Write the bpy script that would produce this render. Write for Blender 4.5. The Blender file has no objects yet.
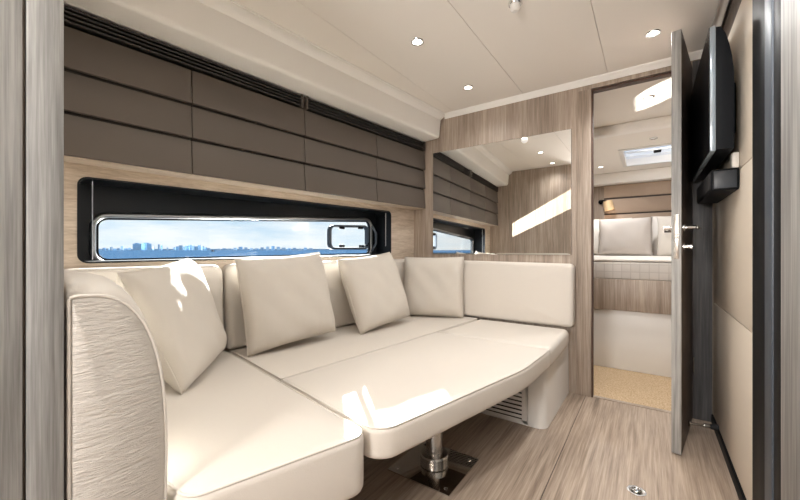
import bpy, bmesh, math, random
from mathutils import Vector, Matrix
random.seed(7)
sc = bpy.context.scene
col = sc.collection
PI = math.pi

# ------------------------------------------------------------------ camera
CAMH = 0.925
cam_d = bpy.data.cameras.new('camera'); cam = bpy.data.objects.new('camera', cam_d); col.objects.link(cam)
cam_d.sensor_width = 36.0; cam_d.lens = 356.0 / 800 * 36.0
cam_d.clip_start = 0.02; cam_d.clip_end = 20000
cam.location = (0, 0, CAMH); cam.rotation_euler = (math.radians(90), 0, math.radians(35))
sc.camera = cam
# ------------------------------------------------------------------ view
sc.view_settings.view_transform = 'Standard'; sc.view_settings.look = 'None'
sc.view_settings.exposure = 0.22; sc.view_settings.gamma = 1.0
sc.view_settings.use_curve_mapping = False
sc.cycles.max_bounces = 14; sc.cycles.diffuse_bounces = 7; sc.cycles.glossy_bounces = 6
sc.cycles.transparent_max_bounces = 12
# ------------------------------------------------------------------ sky
W = bpy.data.worlds.new('World'); sc.world = W; W.use_nodes = True
nt = W.node_tree; nt.nodes.clear()
def N(t, ty, **kw):
    n = t.nodes.new(ty)
    for k, v in kw.items(): setattr(n, k, v)
    return n
tc = N(nt, 'ShaderNodeTexCoord'); sx = N(nt, 'ShaderNodeSeparateXYZ')
nt.links.new(tc.outputs['Generated'], sx.inputs[0])
ramp = N(nt, 'ShaderNodeValToRGB')
e = ramp.color_ramp.elements
e[0].position = 0.0; e[0].color = (0.74, 0.85, 0.93, 1)
e[1].position = 0.7; e[1].color = (0.30, 0.52, 0.86, 1)
e.new(0.12).color = (0.50, 0.69, 0.89, 1)
nt.links.new(sx.outputs[2], ramp.inputs[0])
mp = N(nt, 'ShaderNodeMapping'); mp.inputs['Scale'].default_value = (3.0, 3.0, 14.0)
nz = N(nt, 'ShaderNodeTexNoise'); nz.inputs['Scale'].default_value = 1.6; nz.inputs['Detail'].default_value = 7
nz.inputs['Roughness'].default_value = 0.6
nt.links.new(tc.outputs['Generated'], mp.inputs[0]); nt.links.new(mp.outputs[0], nz.inputs[0])
cr = N(nt, 'ShaderNodeValToRGB'); cr.color_ramp.elements[0].position = 0.38; cr.color_ramp.elements[1].position = 0.62
nt.links.new(nz.outputs[0], cr.inputs[0])
mx = N(nt, 'ShaderNodeMixRGB'); mx.inputs[2].default_value = (0.93, 0.95, 0.97, 1)
nt.links.new(cr.outputs[0], mx.inputs[0]); nt.links.new(ramp.outputs[0], mx.inputs[1])
bg = N(nt, 'ShaderNodeBackground'); bg.inputs[1].default_value = 1.0
nt.links.new(mx.outputs[0], bg.inputs[0])
wo = N(nt, 'ShaderNodeOutputWorld'); nt.links.new(bg.outputs[0], wo.inputs[0])
# ------------------------------------------------------------------ sun (low, over the sea, through the hull window)
SUN_EL = math.radians(21.5); SUN_DIR = Vector((0.772, -0.636, 0)).normalized()      # horizontal travel of the light
sd = bpy.data.lights.new('sun', 'SUN'); sd.energy = 42.0; sd.angle = math.radians(0.6); sd.color = (1.0, 0.975, 0.94)
so = bpy.data.objects.new('sun', sd); col.objects.link(so)
so.rotation_euler = (SUN_DIR * math.cos(SUN_EL) - Vector((0, 0, math.sin(SUN_EL)))).to_track_quat('-Z', 'Y').to_euler()
SEA_Z = CAMH - 2.2
def glint(name, target, power, cone):
    # sunlight thrown back up by the calm water beside the hull, at the sun's own angle
    d = (SUN_DIR * math.cos(SUN_EL) + Vector((0, 0, math.sin(SUN_EL)))).normalized()
    L = (target.z - SEA_Z - 0.05) / d.z
    l = bpy.data.lights.new(name, 'SPOT'); l.energy = power; l.spot_size = math.radians(cone); l.spot_blend = 0.1
    l.shadow_soft_size = 0.03; l.color = (1.0, 0.96, 0.88)
    o = bpy.data.objects.new(name, l); col.objects.link(o)
    o.location = target - d * L; o.rotation_euler = d.to_track_quat('-Z', 'Y').to_euler()
glint('water_glint', Vector((-1.86, 0.80, CAMH + 0.06)), 14000, 19)
glint('water_glint', Vector((-1.64, 4.34, CAMH + 0.195)), 17000, 4.6)
# lamp powers (used by the downlight builder and the added fill lamp)
P_DOWN = 9.0; P_GANG = 34.0; P_AFT = 30.0; P_FILL = 95.0

# ------------------------------------------------------------------ materials
MATS = {}
def mat(name, color, rough=0.5, metal=0.0, spec=0.5, **kw):
    m = bpy.data.materials.new(name); m.use_nodes = True
    b = m.node_tree.nodes['Principled BSDF']
    b.inputs['Base Color'].default_value = (*color, 1); b.inputs['Roughness'].default_value = rough
    b.inputs['Metallic'].default_value = metal; b.inputs['Specular IOR Level'].default_value = spec
    for k, v in kw.items(): b.inputs[k].default_value = v
    MATS[name] = m
    return m
def bsdf(m): return m.node_tree.nodes['Principled BSDF']
def coords(m, scale=(1, 1, 1), rot=(0, 0, 0)):
    t = m.node_tree
    c = N(t, 'ShaderNodeTexCoord'); p = N(t, 'ShaderNodeMapping')
    p.inputs['Scale'].default_value = scale; p.inputs['Rotation'].default_value = rot
    t.links.new(c.outputs['Object'], p.inputs[0])
    return p.outputs[0]
def noise(m, vec, scale, detail=4, rough=0.55, dist=0.0):
    n = N(m.node_tree, 'ShaderNodeTexNoise'); n.inputs['Scale'].default_value = scale
    n.inputs['Detail'].default_value = detail; n.inputs['Roughness'].default_value = rough
    n.inputs['Distortion'].default_value = dist
    m.node_tree.links.new(vec, n.inputs['Vector'])
    return n.outputs[0]
def bump(m, h, strength=0.2, dist=0.005):
    b = N(m.node_tree, 'ShaderNodeBump'); b.inputs['Strength'].default_value = strength; b.inputs['Distance'].default_value = dist
    m.node_tree.links.new(h, b.inputs['Height']); m.node_tree.links.new(b.outputs[0], bsdf(m).inputs['Normal'])
def rampc(m, fac, stops):
    r = N(m.node_tree, 'ShaderNodeValToRGB'); el = r.color_ramp.elements
    el[0].position = stops[0][0]; el[0].color = (*stops[0][1], 1)
    el[1].position = stops[-1][0]; el[1].color = (*stops[-1][1], 1)
    for p, c in stops[1:-1]: el.new(p).color = (*c, 1)
    m.node_tree.links.new(fac, r.inputs[0])
    return r.outputs[0]
def mixf(m, a, b, f):
    x = N(m.node_tree, 'ShaderNodeMix'); x.data_type = 'FLOAT'
    x.inputs[0].default_value = f
    m.node_tree.links.new(a, x.inputs[2]); m.node_tree.links.new(b, x.inputs[3])
    return x.outputs[0]
def srgb(r, g, b):
    f = lambda v: (v / 255 / 12.92) if v / 255 <= 0.04045 else ((v / 255 + 0.055) / 1.055) ** 2.4
    return (f(r), f(g), f(b))
def wood(name, dark, mid, light, axis='z', rough=0.45, fine=90):
    m = mat(name, mid, rough)
    k = {'x': 0, 'y': 1, 'z': 2}[axis]
    s1 = [fine] * 3; s1[k] = fine * 0.035
    s2 = [11] * 3; s2[k] = 0.7
    a = noise(m, coords(m, s1), 1.0, 5, 0.65)
    b = noise(m, coords(m, s2), 1.0, 4, 0.6, 0.6)
    s3 = [fine * 2.6] * 3; s3[k] = fine * 0.05
    p_ = noise(m, coords(m, s3), 1.0, 3, 0.7)
    f = mixf(m, mixf(m, a, b, 0.45), p_, 0.28)
    c = rampc(m, f, [(0.38, dark), (0.50, mid), (0.60, light)])
    m.node_tree.links.new(c, bsdf(m).inputs['Base Color'])
    bump(m, a, 0.12, 0.002)
    return m
wood('oak_vertical', srgb(128, 114, 102), srgb(162, 147, 133), srgb(186, 172, 158), 'z')
wood('oak_horizontal', srgb(178, 160, 141), srgb(205, 190, 172), srgb(220, 207, 192), 'y')
wood('oak_grey', srgb(108, 106, 104), srgb(148, 147, 145), srgb(178, 177, 174), 'z', 0.5, 70)
wood('oak_floor', srgb(122, 106, 92), srgb(164, 147, 131), srgb(188, 172, 156), 'y', 0.38, 80)
wood('oak_dark', srgb(62, 52, 46), srgb(88, 75, 66), srgb(106, 92, 82), 'z', 0.45)
wood('oak_shaded', srgb(58, 57, 58), srgb(80, 80, 82), srgb(102, 102, 104), 'z', 0.45)  # darker oak tone holds the shade behind television and soundbar
wood('walnut_edge', srgb(52, 32, 22), srgb(72, 46, 32), srgb(90, 60, 44), 'z', 0.5)
mat('white_paint', srgb(245, 243, 239), 0.4)
mat('ceiling_panel', srgb(240, 235, 228), 0.5)
mat('ceiling_backing', srgb(165, 158, 150), 0.8)
mat('plinth_white', srgb(226, 224, 220), 0.35)
m = mat('cream_leather', srgb(207, 200, 191), 0.46, spec=0.4)
a = noise(m, coords(m, (1, 1, 1)), 260, 3); b = noise(m, coords(m, (1, 1, 1)), 22, 3)
bump(m, mixf(m, a, b, 0.7), 0.25, 0.004)
m = mat('wrinkled_leather', srgb(196, 190, 182), 0.5, spec=0.4)      # the end face of the armrest, creased across
a = noise(m, coords(m, (26, 26, 150)), 1.0, 4, 0.6, 1.2); b = noise(m, coords(m, (7, 7, 34)), 1.0, 3, 0.5, 0.8)
bump(m, mixf(m, a, b, 0.45), 0.75, 0.010)
m = mat('pillow_fabric', srgb(207, 200, 190), 0.9, spec=0.15)
a = noise(m, coords(m, (1, 1, 1)), 700, 2); b = noise(m, coords(m, (1, 1, 1)), 16, 4)
bump(m, mixf(m, a, b, 0.7), 0.5, 0.012)
m = mat('locker_front', srgb(98, 90, 83), 0.55, spec=0.3)
a = noise(m, coords(m, (1, 1, 1)), 420, 2); bump(m, a, 0.08, 0.002)
mat('locker_body', srgb(48, 42, 37), 0.6)
mat('grille_dark', srgb(46, 43, 40), 0.5)
mat('slot_black', (0.006, 0.006, 0.006), 0.8)
mat('black_gloss', (0.008, 0.009, 0.011), 0.12)
mat('black_satin', (0.005, 0.006, 0.008), 0.5, spec=0.14)
mat('reveal_black', (0.006, 0.008, 0.011), 0.32, spec=0.4)
mat('black_matt', (0.010, 0.010, 0.012), 0.7)
mat('rubber_grey', srgb(70, 78, 88), 0.45)
mat('cap_grey', srgb(44, 50, 58), 0.4)
mat('bezel_gloss', srgb(150, 162, 172), 0.12, metal=0.3)
mat('chrome', (0.78, 0.78, 0.78), 0.12, metal=1.0)
mat('brushed_steel', (0.62, 0.61, 0.59), 0.24, metal=1.0)
mat('polished_plate', (0.62, 0.60, 0.57), 0.06, metal=1.0)
mat('aluminium', (0.72, 0.73, 0.74), 0.28, metal=1.0)
mat('grey_metal', (0.36, 0.37, 0.38), 0.34, metal=1.0)
mat('mirror_silver', (0.93, 0.93, 0.92), 0.0, metal=1.0)
mat('white_plastic', srgb(228, 226, 222), 0.35)
m = mat('wall_cream', srgb(214, 203, 188), 0.62)
a = noise(m, coords(m, (60, 60, 60)), 1.0, 3); bump(m, a, 0.1, 0.003)
m = mat('tan_carpet', srgb(198, 168, 128), 0.95, spec=0.1)
a = noise(m, coords(m, (1, 1, 1)), 130, 4)
m.node_tree.links.new(rampc(m, a, [(0.3, srgb(170, 144, 112)), (0.5, srgb(200, 176, 144)), (0.7, srgb(220, 200, 172))]), bsdf(m).inputs['Base Color'])
bump(m, a, 0.5, 0.005)
mat('linen_white', srgb(236, 232, 226), 0.9, spec=0.1)
mat('linen_grey', srgb(190, 183, 177), 0.9, spec=0.1)
mat('linen_pale', srgb(214, 208, 200), 0.9, spec=0.1)
m = mat('quilt', srgb(206, 201, 195), 0.9, spec=0.1)
br = N(m.node_tree, 'ShaderNodeTexBrick'); br.offset = 0.0
br.inputs['Scale'].default_value = 1.0; br.inputs['Brick Width'].default_value = 0.058; br.inputs['Row Height'].default_value = 0.058
br.inputs['Mortar Size'].default_value = 0.004; br.inputs['Mortar Smooth'].default_value = 0.6
br.inputs['Color1'].default_value = (*srgb(208, 203, 197), 1); br.inputs['Color2'].default_value = (*srgb(200, 195, 189), 1)
br.inputs['Mortar'].default_value = (*srgb(188, 182, 176), 1)
m.node_tree.links.new(coords(m, (1, 1, 1), (PI / 2, 0, 0)), br.inputs['Vector'])
m.node_tree.links.new(br.outputs[0], bsdf(m).inputs['Base Color'])
mat('head_panel', srgb(172, 152, 134), 0.6)
mat('head_batten', srgb(56, 44, 38), 0.5)
mat('lamp_beige', srgb(205, 178, 140), 0.7)
def glass(name, tint, refl):
    m = bpy.data.materials.new(name); m.use_nodes = True; t = m.node_tree; t.nodes.clear()
    tr = N(t, 'ShaderNodeBsdfTransparent'); tr.inputs[0].default_value = (*tint, 1)
    gl = N(t, 'ShaderNodeBsdfGlossy'); gl.inputs['Roughness'].default_value = 0.01
    mxx = N(t, 'ShaderNodeMixShader'); lw = N(t, 'ShaderNodeLayerWeight'); lw.inputs[0].default_value = 0.5
    pw = N(t, 'ShaderNodeMath', operation='POWER'); pw.inputs[1].default_value = 5.0; t.links.new(lw.outputs['Facing'], pw.inputs[0])
    fr = N(t, 'ShaderNodeMath', operation='MULTIPLY_ADD'); fr.inputs[1].default_value = 0.8; fr.inputs[2].default_value = refl; t.links.new(pw.outputs[0], fr.inputs[0])
    o = N(t, 'ShaderNodeOutputMaterial')
    t.links.new(fr.outputs[0], mxx.inputs[0]); t.links.new(tr.outputs[0], mxx.inputs[1]); t.links.new(gl.outputs[0], mxx.inputs[2])
    t.links.new(mxx.outputs[0], o.inputs[0]); MATS[name] = m
glass('window_glass', (0.96, 0.98, 0.98), 0.03)
glass('hatch_glass', (0.95, 0.97, 1.0), 0.03)
def emit(name, color, s):
    m = bpy.data.materials.new(name); m.use_nodes = True; b = m.node_tree.nodes['Principled BSDF']
    b.inputs['Base Color'].default_value = (*color, 1); b.inputs['Emission Color'].default_value = (*color, 1)
    b.inputs['Emission Strength'].default_value = s; MATS[name] = m
emit('lamp_lens', (1.0, 0.93, 0.82), 9.0)
m = mat('sea', srgb(36, 84, 138), 0.6, spec=0.0)
a = noise(m, coords(m, (0.9, 0.9, 1)), 1.0, 6, 0.65)
m.node_tree.links.new(rampc(m, a, [(0.3, srgb(36, 56, 78)), (0.7, srgb(54, 78, 102))]), bsdf(m).inputs['Base Color'])
bump(m, a, 0.3, 0.1)
mat('tower_haze_blue', srgb(160, 196, 226), 0.6); mat('tower_haze_pale', srgb(200, 220, 236), 0.6); mat('tower_haze_slate', srgb(176, 204, 228), 0.6)  # distance haze put into the tower colours
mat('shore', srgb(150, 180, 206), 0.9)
mat('boat_hull', (0.03, 0.04, 0.06), 0.5)

# ------------------------------------------------------------------ mesh helpers
WL = {}       # world location of each object by name
class B:
    def __init__(s): s.v = []; s.f = []
    def add(s, vs, fs):
        o = len(s.v); s.v += [tuple(p) for p in vs]; s.f += [tuple(i + o for i in f) for f in fs]; return s
    def hexa(s, p):      # 8 points: bottom loop, top loop
        return s.add(p, [(3, 2, 1, 0), (4, 5, 6, 7), (0, 1, 5, 4), (1, 2, 6, 5), (2, 3, 7, 6), (3, 0, 4, 7)])
    def box(s, x0, x1, y0, y1, z0, z1):
        return s.hexa([(x0, y0, z0), (x1, y0, z0), (x1, y1, z0), (x0, y1, z0), (x0, y0, z1), (x1, y0, z1), (x1, y1, z1), (x0, y1, z1)])
    def hbox(s, s0, s1, n0, n1, z0, z1):
        return s.hexa([H(s0, n0, z0), H(s0, n1, z0), H(s1, n1, z0), H(s1, n0, z0), H(s0, n0, z1), H(s0, n1, z1), H(s1, n1, z1), H(s1, n0, z1)])
    def loft(s, rings, cap=True, closed=True):
        o = len(s.v); k = len(rings[0])
        for r in rings: s.v += [tuple(p) for p in r]
        for i in range(len(rings) - 1):
            for j in range(k if closed else k - 1):
                a, b_ = o + i * k + j, o + i * k + (j + 1) % k
                s.f.append((a, b_, b_ + k, a + k))
        if cap:
            s.f.append(tuple(o + j for j in range(k))[::-1]); s.f.append(tuple(o + (len(rings) - 1) * k + j for j in range(k)))
        return s
    def prism(s, poly, fn, w0, w1):     # poly of (u, v), fn(u, v, w) -> world
        return s.loft([[fn(u, v, w0) for u, v in poly], [fn(u, v, w1) for u, v in poly]])
    def tube(s, pts, r, n=8, closed=False):
        pts = [Vector(p) for p in pts]; rings = []; L = len(pts)
        prev = None
        for i, p in enumerate(pts):
            t = (pts[(i + 1) % L] - pts[i - 1]) if closed else (pts[min(i + 1, L - 1)] - pts[max(i - 1, 0)])
            t.normalize()
            if prev is None:
                up = Vector((0, 0, 1)) if abs(t.z) < 0.9 else Vector((1, 0, 0))
                a_ = t.cross(up).normalized()
            else:
                a_ = (prev - t * prev.dot(t)).normalized()
            prev = a_; b_ = t.cross(a_)
            rr = r[i] if isinstance(r, (list, tuple)) else r
            rings.append([p + (a_ * math.cos(2 * PI * k / n) + b_ * math.sin(2 * PI * k / n)) * rr for k in range(n)])
        if closed: rings.append(rings[0]); return s.loft(rings, cap=False)
        return s.loft(rings)
    def lathe(s, prof, c, axis=(0, 0, 1), n=24):
        ax = Vector(axis).normalized(); q = Vector((0, 0, 1)).rotation_difference(ax)
        rings = [[Vector(c) + q @ Vector((r * math.cos(2 * PI * k / n), r * math.sin(2 * PI * k / n), z)) for k in range(n)] for r, z in prof]
        return s.loft(rings)
    def build(s, name, m, parent=None, bevel=0.0, seg=2, smooth=True, label=None, cat=None, group=None, kind=None, origin=None, ang=35):
        me = bpy.data.meshes.new(name)
        bm = bmesh.new()
        if parent is not None: o0 = WL[parent.name]
        elif origin is not None: o0 = Vector(origin)
        else:
            xs = [p[0] for p in s.v]; ys = [p[1] for p in s.v]; zs = [p[2] for p in s.v]
            o0 = Vector(((min(xs) + max(xs)) / 2, (min(ys) + max(ys)) / 2, min(zs)))
        vs = [bm.verts.new(Vector(p) - o0) for p in s.v]
        for f in s.f:
            try: bm.faces.new([vs[i] for i in f])
            except ValueError: pass
        bmesh.ops.remove_doubles(bm, verts=bm.verts, dist=1e-6)
        bmesh.ops.recalc_face_normals(bm, faces=bm.faces)
        if bevel > 0:
            ed = [e_ for e_ in bm.edges if len(e_.link_faces) == 2 and e_.calc_face_angle(0) > math.radians(30)]
            bmesh.ops.bevel(bm, geom=ed, offset=bevel, segments=seg, profile=0.5, affect='EDGES', clamp_overlap=True)
        bm.to_mesh(me); bm.free()
        if smooth:
            me.polygons.foreach_set('use_smooth', [True] * len(me.polygons)); me.set_sharp_from_angle(angle=math.radians(ang))
        me.materials.append(MATS[m])
        o = bpy.data.objects.new(name, me); col.objects.link(o)
        if parent is not None: o.parent = parent
        else: o.location = o0
        WL[o.name] = Vector(o0)
        tag(o, label, cat, group, kind)
        return o
def tag(o, label=None, cat=None, group=None, kind=None):
    if label: o['label'] = label
    if cat: o['category'] = cat
    if group: o['group'] = group
    if kind: o['kind'] = kind
    return o
def thing(name, loc, label=None, cat=None, group=None, kind=None):
    o = bpy.data.objects.new(name, None); o.empty_display_size = 0.05; col.objects.link(o); o.location = loc
    WL[o.name] = Vector(loc)
    return tag(o, label, cat, group, kind)
def shift_copy(root, delta, label=None, parent=None):
    c = root.copy(); col.objects.link(c)
    if parent is None: c.location = root.location + Vector(delta)
    else: c.parent = parent
    WL[c.name] = WL[root.name] + Vector(delta)
    if label: c['label'] = label
    for ch in list(root.children): shift_copy(ch, delta, None, c)
    return c
# hull frame: s runs along the hull wall from the bulkhead towards the camera, n points into the room
HO = Vector((-1.625, 2.526, 0)); HA = math.atan(0.097)
ES = Vector((-math.sin(HA), -math.cos(HA), 0)); EN = Vector((math.cos(HA), -math.sin(HA), 0))
def H(s, n, z): return HO + ES * s + EN * n + Vector((0, 0, z))
def sY(Y, n=0.0): return (2.526 - Y - n * math.sin(HA)) / math.cos(HA)
def fillet(poly, rads, k=6):
    out = []; L = len(poly)
    if not isinstance(rads, (list, tuple)): rads = [rads] * L
    for i in range(L):
        p = Vector(poly[i]); a_ = (Vector(poly[i - 1]) - p); b_ = (Vector(poly[(i + 1) % L]) - p)
        r = rads[i]
        if r <= 0: out.append(tuple(p)); continue
        la, lb = a_.length, b_.length; a_.normalize(); b_.normalize()
        th = a_.angle(b_); t = min(r / math.tan(th / 2), la * 0.49, lb * 0.49); r = t * math.tan(th / 2)
        bis = (a_ + b_).normalized(); c = p + bis * (r / math.sin(th / 2))
        p0 = p + a_ * t - c; p1 = p + b_ * t - c
        ang = p0.angle_signed(p1)
        for j in range(k + 1):
            q = Matrix.Rotation(-ang * j / k, 2) @ p0
            out.append(tuple(c + q))
    return out
def densify(poly, d):
    out = []; L = len(poly)
    for i in range(L):
        a_ = Vector(poly[i]); b_ = Vector(poly[(i + 1) % L]); n = max(1, int((b_ - a_).length / d))
        for j in range(n): out.append(tuple(a_.lerp(b_, j / n)))
    return out
def inset(poly, d):
    L = len(poly); P = [Vector(p) for p in poly]
    area = sum(P[i - 1].x * P[i].y - P[i].x * P[i - 1].y for i in range(L)); sg = 1 if area > 0 else -1
    out = []
    for i in range(L):
        e1 = (P[i] - P[i - 1]).normalized(); e2 = (P[(i + 1) % L] - P[i]).normalized()
        n_ = (Vector((-e1.y, e1.x)) + Vector((-e2.y, e2.x))); n_.normalize()
        out.append(tuple(P[i] + n_ * d * sg))
    return out
def cushion(name, poly, rads, w0, w1, r, crown, fn, m, label, cat, group=None, piping='top', rb=None, pipe_r=0.0035, d=0.05, endmat=None):
    """upholstered slab: outline in (u, v), thickness along w, rounded edges, slightly domed face at w1"""
    rb = r if rb is None else rb
    out = densify(fillet(poly, rads), d)
    cx = sum(p[0] for p in out) / len(out); cy = sum(p[1] for p in out) / len(out)
    rings = []; K = 5
    lo = inset(out, rb)
    rings.append([fn(cx + (u - cx) * 0.5, cy + (v - cy) * 0.5, w0) for u, v in lo])
    for j in range(K + 1):
        a_ = PI / 2 * j / K
        rings.append([fn(u, v, w0 + rb * (1 - math.sin(a_))) for u, v in inset(out, rb * (1 - math.cos(a_)) * 0.98)][:] if False else [fn(u, v, w0 + rb * (1 - math.cos(a_))) for u, v in inset(out, rb * (1 - math.sin(a_)))])
    for j in range(K + 1):
        a_ = PI / 2 * j / K
        rings.append([fn(u, v, w1 - r * (1 - math.sin(a_))) for u, v in inset(out, r * (1 - math.cos(a_)))])
    hi = inset(out, r)
    for q in (0.94, 0.85, 0.7, 0.5, 0.25, 0.03):
        rings.append([fn(cx + (u - cx) * q, cy + (v - cy) * q, w1 + crown * (1 - q ** 2.2)) for u, v in hi])
    b = B().loft(rings)
    base = B(); xs = [Vector(p) for rr in rings for p in rr]
    loc = Vector((sum(p.x for p in xs) / len(xs), sum(p.y for p in xs) / len(xs), min(p.z for p in xs)))
    root = thing(name, loc, label, cat, group)
    b.build('cover', m, root, ang=60)
    if piping:
        k = r * 0.30
        w = w1 - r * 0.30
        B().tube([fn(u, v, w + pipe_r * 0.5) for u, v in inset(out, k)], pipe_r, 6, True).build('piping', m, root, ang=80)
    return root
XYZ = lambda u, v, w: Vector((u, v, w))

# ================================================================== SETTING
Z = CAMH
DB = 2.526                                  # bulkhead plane
CEIL = 2.0
# ---- floor
fl = B().box(-2.1, 0.40, -1.5, 2.56, -0.04, -0.004).build('floor', 'black_matt', kind='structure', smooth=False)
tag(fl, 'grey-brown oak-look cabin sole of two boards')
for x0, x1 in ((-2.05, -0.3322), (-0.3298, 0.30)):
    B().box(x0, x1, -1.45, 2.527, -0.004, 0.0).build('floor_board', 'oak_floor', fl, bevel=0.0012, seg=1)
B().box(-0.30, 0.19, 2.527, 2.56, -0.004, 0.003).build('trim_1', 'oak_vertical', kind='structure')
fa = B().box(-1.7, 1.3, 2.56, 5.4, -0.04, 0.0).build('floor_aft', 'tan_carpet', kind='structure', smooth=False)
# ---- ceiling: backing slab with panels
ce = B().box(-2.1, 0.40, -1.5, 2.60, 2.012, 2.06).build('ceiling', 'ceiling_backing', kind='structure', smooth=False)
for x0, x1 in ((-1.70, -1.2437), (-1.2423, -0.712), (-0.710, -0.208), (-0.206, 0.30)):
    B().box(x0, x1, -1.45, 2.53, 2.0, 2.0125).build('ceiling_panel', 'ceiling_panel', ce, bevel=0.0015, seg=1)
# ---- aft bulkhead (mirror + doorway)
RX0 = 0.28
DX0, DX1, DTOP = -0.298, 0.192, 1.928
wb = B()
wb.box(-2.0, DX0 - 0.088, DB, DB + 0.034, 0, 2.02)
wb.box(DX1 + 0.002, 0.40, DB + 0.006, DB + 0.034, 0, 2.02)
wb.box(DX0 - 0.088, DX1 + 0.002, DB, DB + 0.034, DTOP + 0.012, 2.02)
wb = wb.build('wall_aft', 'oak_vertical', kind='structure', smooth=False)
# door lining of the doorway
jm = B().box(DX0 - 0.087, DX0, DB - 0.006, DB + 0.040, 0.001, DTOP + 0.010).build('trim_2', 'oak_vertical', kind='structure', bevel=0.002)
B().box(DX0 + 0.0005, DX0 + 0.008, DB - 0.008, DB + 0.045, 0.001, DTOP).build('door_lining', 'walnut_edge', jm, bevel=0.001)
B().box(DX0 + 0.0085, DX1, DB + 0.0, DB + 0.045, DTOP - 0.006, DTOP + 0.004).build('door_lining', 'walnut_edge', jm)
B().box(DX1 + 0.003, RX0 - 0.002, DB - 0.002, DB + 0.0055, 0.001, 1.96).build('trim_15', 'oak_shaded', kind='structure', bevel=0.001)  # bulkhead strip with its shade put into the colour
# crown trims
def crown_bar(name, p0, p1, inward, m='white_paint'):
    d = (Vector(p1) - Vector(p0)); i = Vector(inward)
    prof = [(0, 0), (0, -0.032), (0.006, -0.036), (0.012, -0.030), (0.016, -0.016), (0.028, -0.010), (0.034, -0.004), (0.034, 0)]
    b = B().loft([[Vector(p) + i * a_ + Vector((0, 0, z)) for a_, z in prof] for p in (p0, p1)])
    return b.build(name, m, kind='structure', ang=50)
crown_bar('trim_3', (-1.33, DB - 0.0005, 2.0), (0.262, DB - 0.0005, 2.0), (0, -1, 0))
crown_bar('trim_4', (0.279, -1.4, 2.0), (0.279, DB - 0.04, 2.0), (-1, 0, 0), 'aluminium')
# ---- hull wall with window opening
S_END = 2.46
sA, sB = sY(2.232), sY(0.421)
hole = fillet([(sA, Z - 0.037), (sB, Z - 0.047), (sB, Z + 0.284), (sA, Z + 0.297)], 0.028)
def plate(outer, holes, fn, w0, w1):
    """flat plate with openings: (u, v) outlines, thickness along w"""
    bm = bmesh.new(); loops = []
    for lp in [outer] + holes:
        vs = [bm.verts.new((u, v, 0)) for u, v in lp]
        for i in range(len(vs)): bm.edges.new((vs[i - 1], vs[i]))
        loops.append(vs)
    bmesh.ops.triangle_fill(bm, use_beauty=True, use_dissolve=False, edges=bm.edges[:])
    bm.verts.index_update(); bm.verts.ensure_lookup_table()
    pts = [(v.co.x, v.co.y) for v in bm.verts]; tris = [[v.index for v in f.verts] for f in bm.faces]
    idx = [[v.index for v in lp] for lp in loops]; bm.free()
    n = len(pts); b = B()
    fs = [tuple(t) for t in tris] + [tuple(i + n for i in t[::-1]) for t in tris]
    for lp in idx:
        for i in range(len(lp)): fs.append((lp[i - 1], lp[i], lp[i] + n, lp[i - 1] + n))
    return b.add([fn(u, v, w0) for u, v in pts] + [fn(u, v, w1) for u, v in pts], fs)
FH = lambda u, v, w: H(u, w, v)
wl = plate([(-0.04, 0), (S_END + 0.12, 0), (S_END + 0.12, 2.01), (-0.04, 2.01)], [hole], FH, -0.02, 0.0).build('wall_left', 'oak_horizontal', kind='structure', smooth=False)
# window: deep black reveal, black glazing panel with the framed hull light in it
w1 = thing('window_1', H((sA + sB) / 2, -0.1, Z - 0.05), kind='structure')
rv = B(); h_in = inset(hole, 0.001)
h_out = inset(hole, -0.012)
rings = [[FH(u, v, 0.003) for u, v in inset(hole, -0.006)], [FH(u, v, 0.003) for u, v in h_in], [FH(u, v, -0.165) for u, v in h_in], [FH(u, v, -0.165) for u, v in h_out], [FH(u, v, -0.021) for u, v in h_out]]
rv.loft(rings, cap=False).build('reveal', 'reveal_black', w1, ang=40)
gA, gB = sY(2.165, -0.15), sY(0.512, -0.15)
gl_o = fillet([(gA, Z - 0.030), (gB, Z - 0.046), (gB, Z + 0.138), (gA, Z + 0.226)], 0.042)
plate(inset(hole, -0.010), [inset(gl_o, -0.004)], FH, -0.175, -0.155).build('glazing_panel', 'reveal_black', w1, smooth=False)
prof = [(0.0, -0.15), (0.004, -0.138), (0.012, -0.135), (0.020, -0.139), (0.024, -0.1545), (0.0, -0.1545)]
fr_o = inset(gl_o, -0.026)
rings = [[FH(u, v, w) for u, v in inset(fr_o, d_)] for d_, w in prof]
rings.append(rings[0])
B().loft(rings, cap=False).build('frame', 'grey_metal', w1, ang=60)
B().tube([FH(u, v, -0.148) for u, v in inset(gl_o, 0.002)], 0.0045, 6, True).build('seal', 'black_satin', w1)
B().prism(inset(gl_o, -0.003), FH, -0.168, -0.162).build('glass', 'window_glass', w1, smooth=False)
# small opening port inside the hull light
pA, pB = sY(2.135, -0.13), sY(1.755, -0.13)
po = fillet([(pA, Z + 0.004), (pB, Z + 0.004), (pB, Z + 0.176), (pA, Z + 0.192)], 0.045)
prof2 = [(0.0, -0.158), (0.0, -0.128), (0.006, -0.122), (0.013, -0.122), (0.017, -0.130), (0.017, -0.158)]
rings = [[FH(u, v, w) for u, v in inset(po, d_)] for d_, w in prof2]; rings.append(rings[0])
pf = B().loft(rings, cap=False).build('port_frame', 'rubber_grey', w1, ang=50)
for s_, z_ in ((pA + 0.09, Z + 0.030), (pB - 0.10, Z + 0.030), (pA + 0.10, Z + 0.168), (pB - 0.10, Z + 0.160)):
    B().hbox(s_ - 0.022, s_ + 0.022, -0.122, -0.108, z_ - 0.010, z_ + 0.008).build('latch', 'black_satin', pf, bevel=0.003)
B().tube([FH(pA + 0.055, Z + 0.034, -0.115), FH(pA + 0.05, Z + 0.034, -0.095), FH(pA + 0.035, Z + 0.055, -0.09)], 0.005, 8).build('handle', 'black_satin', pf)
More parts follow.
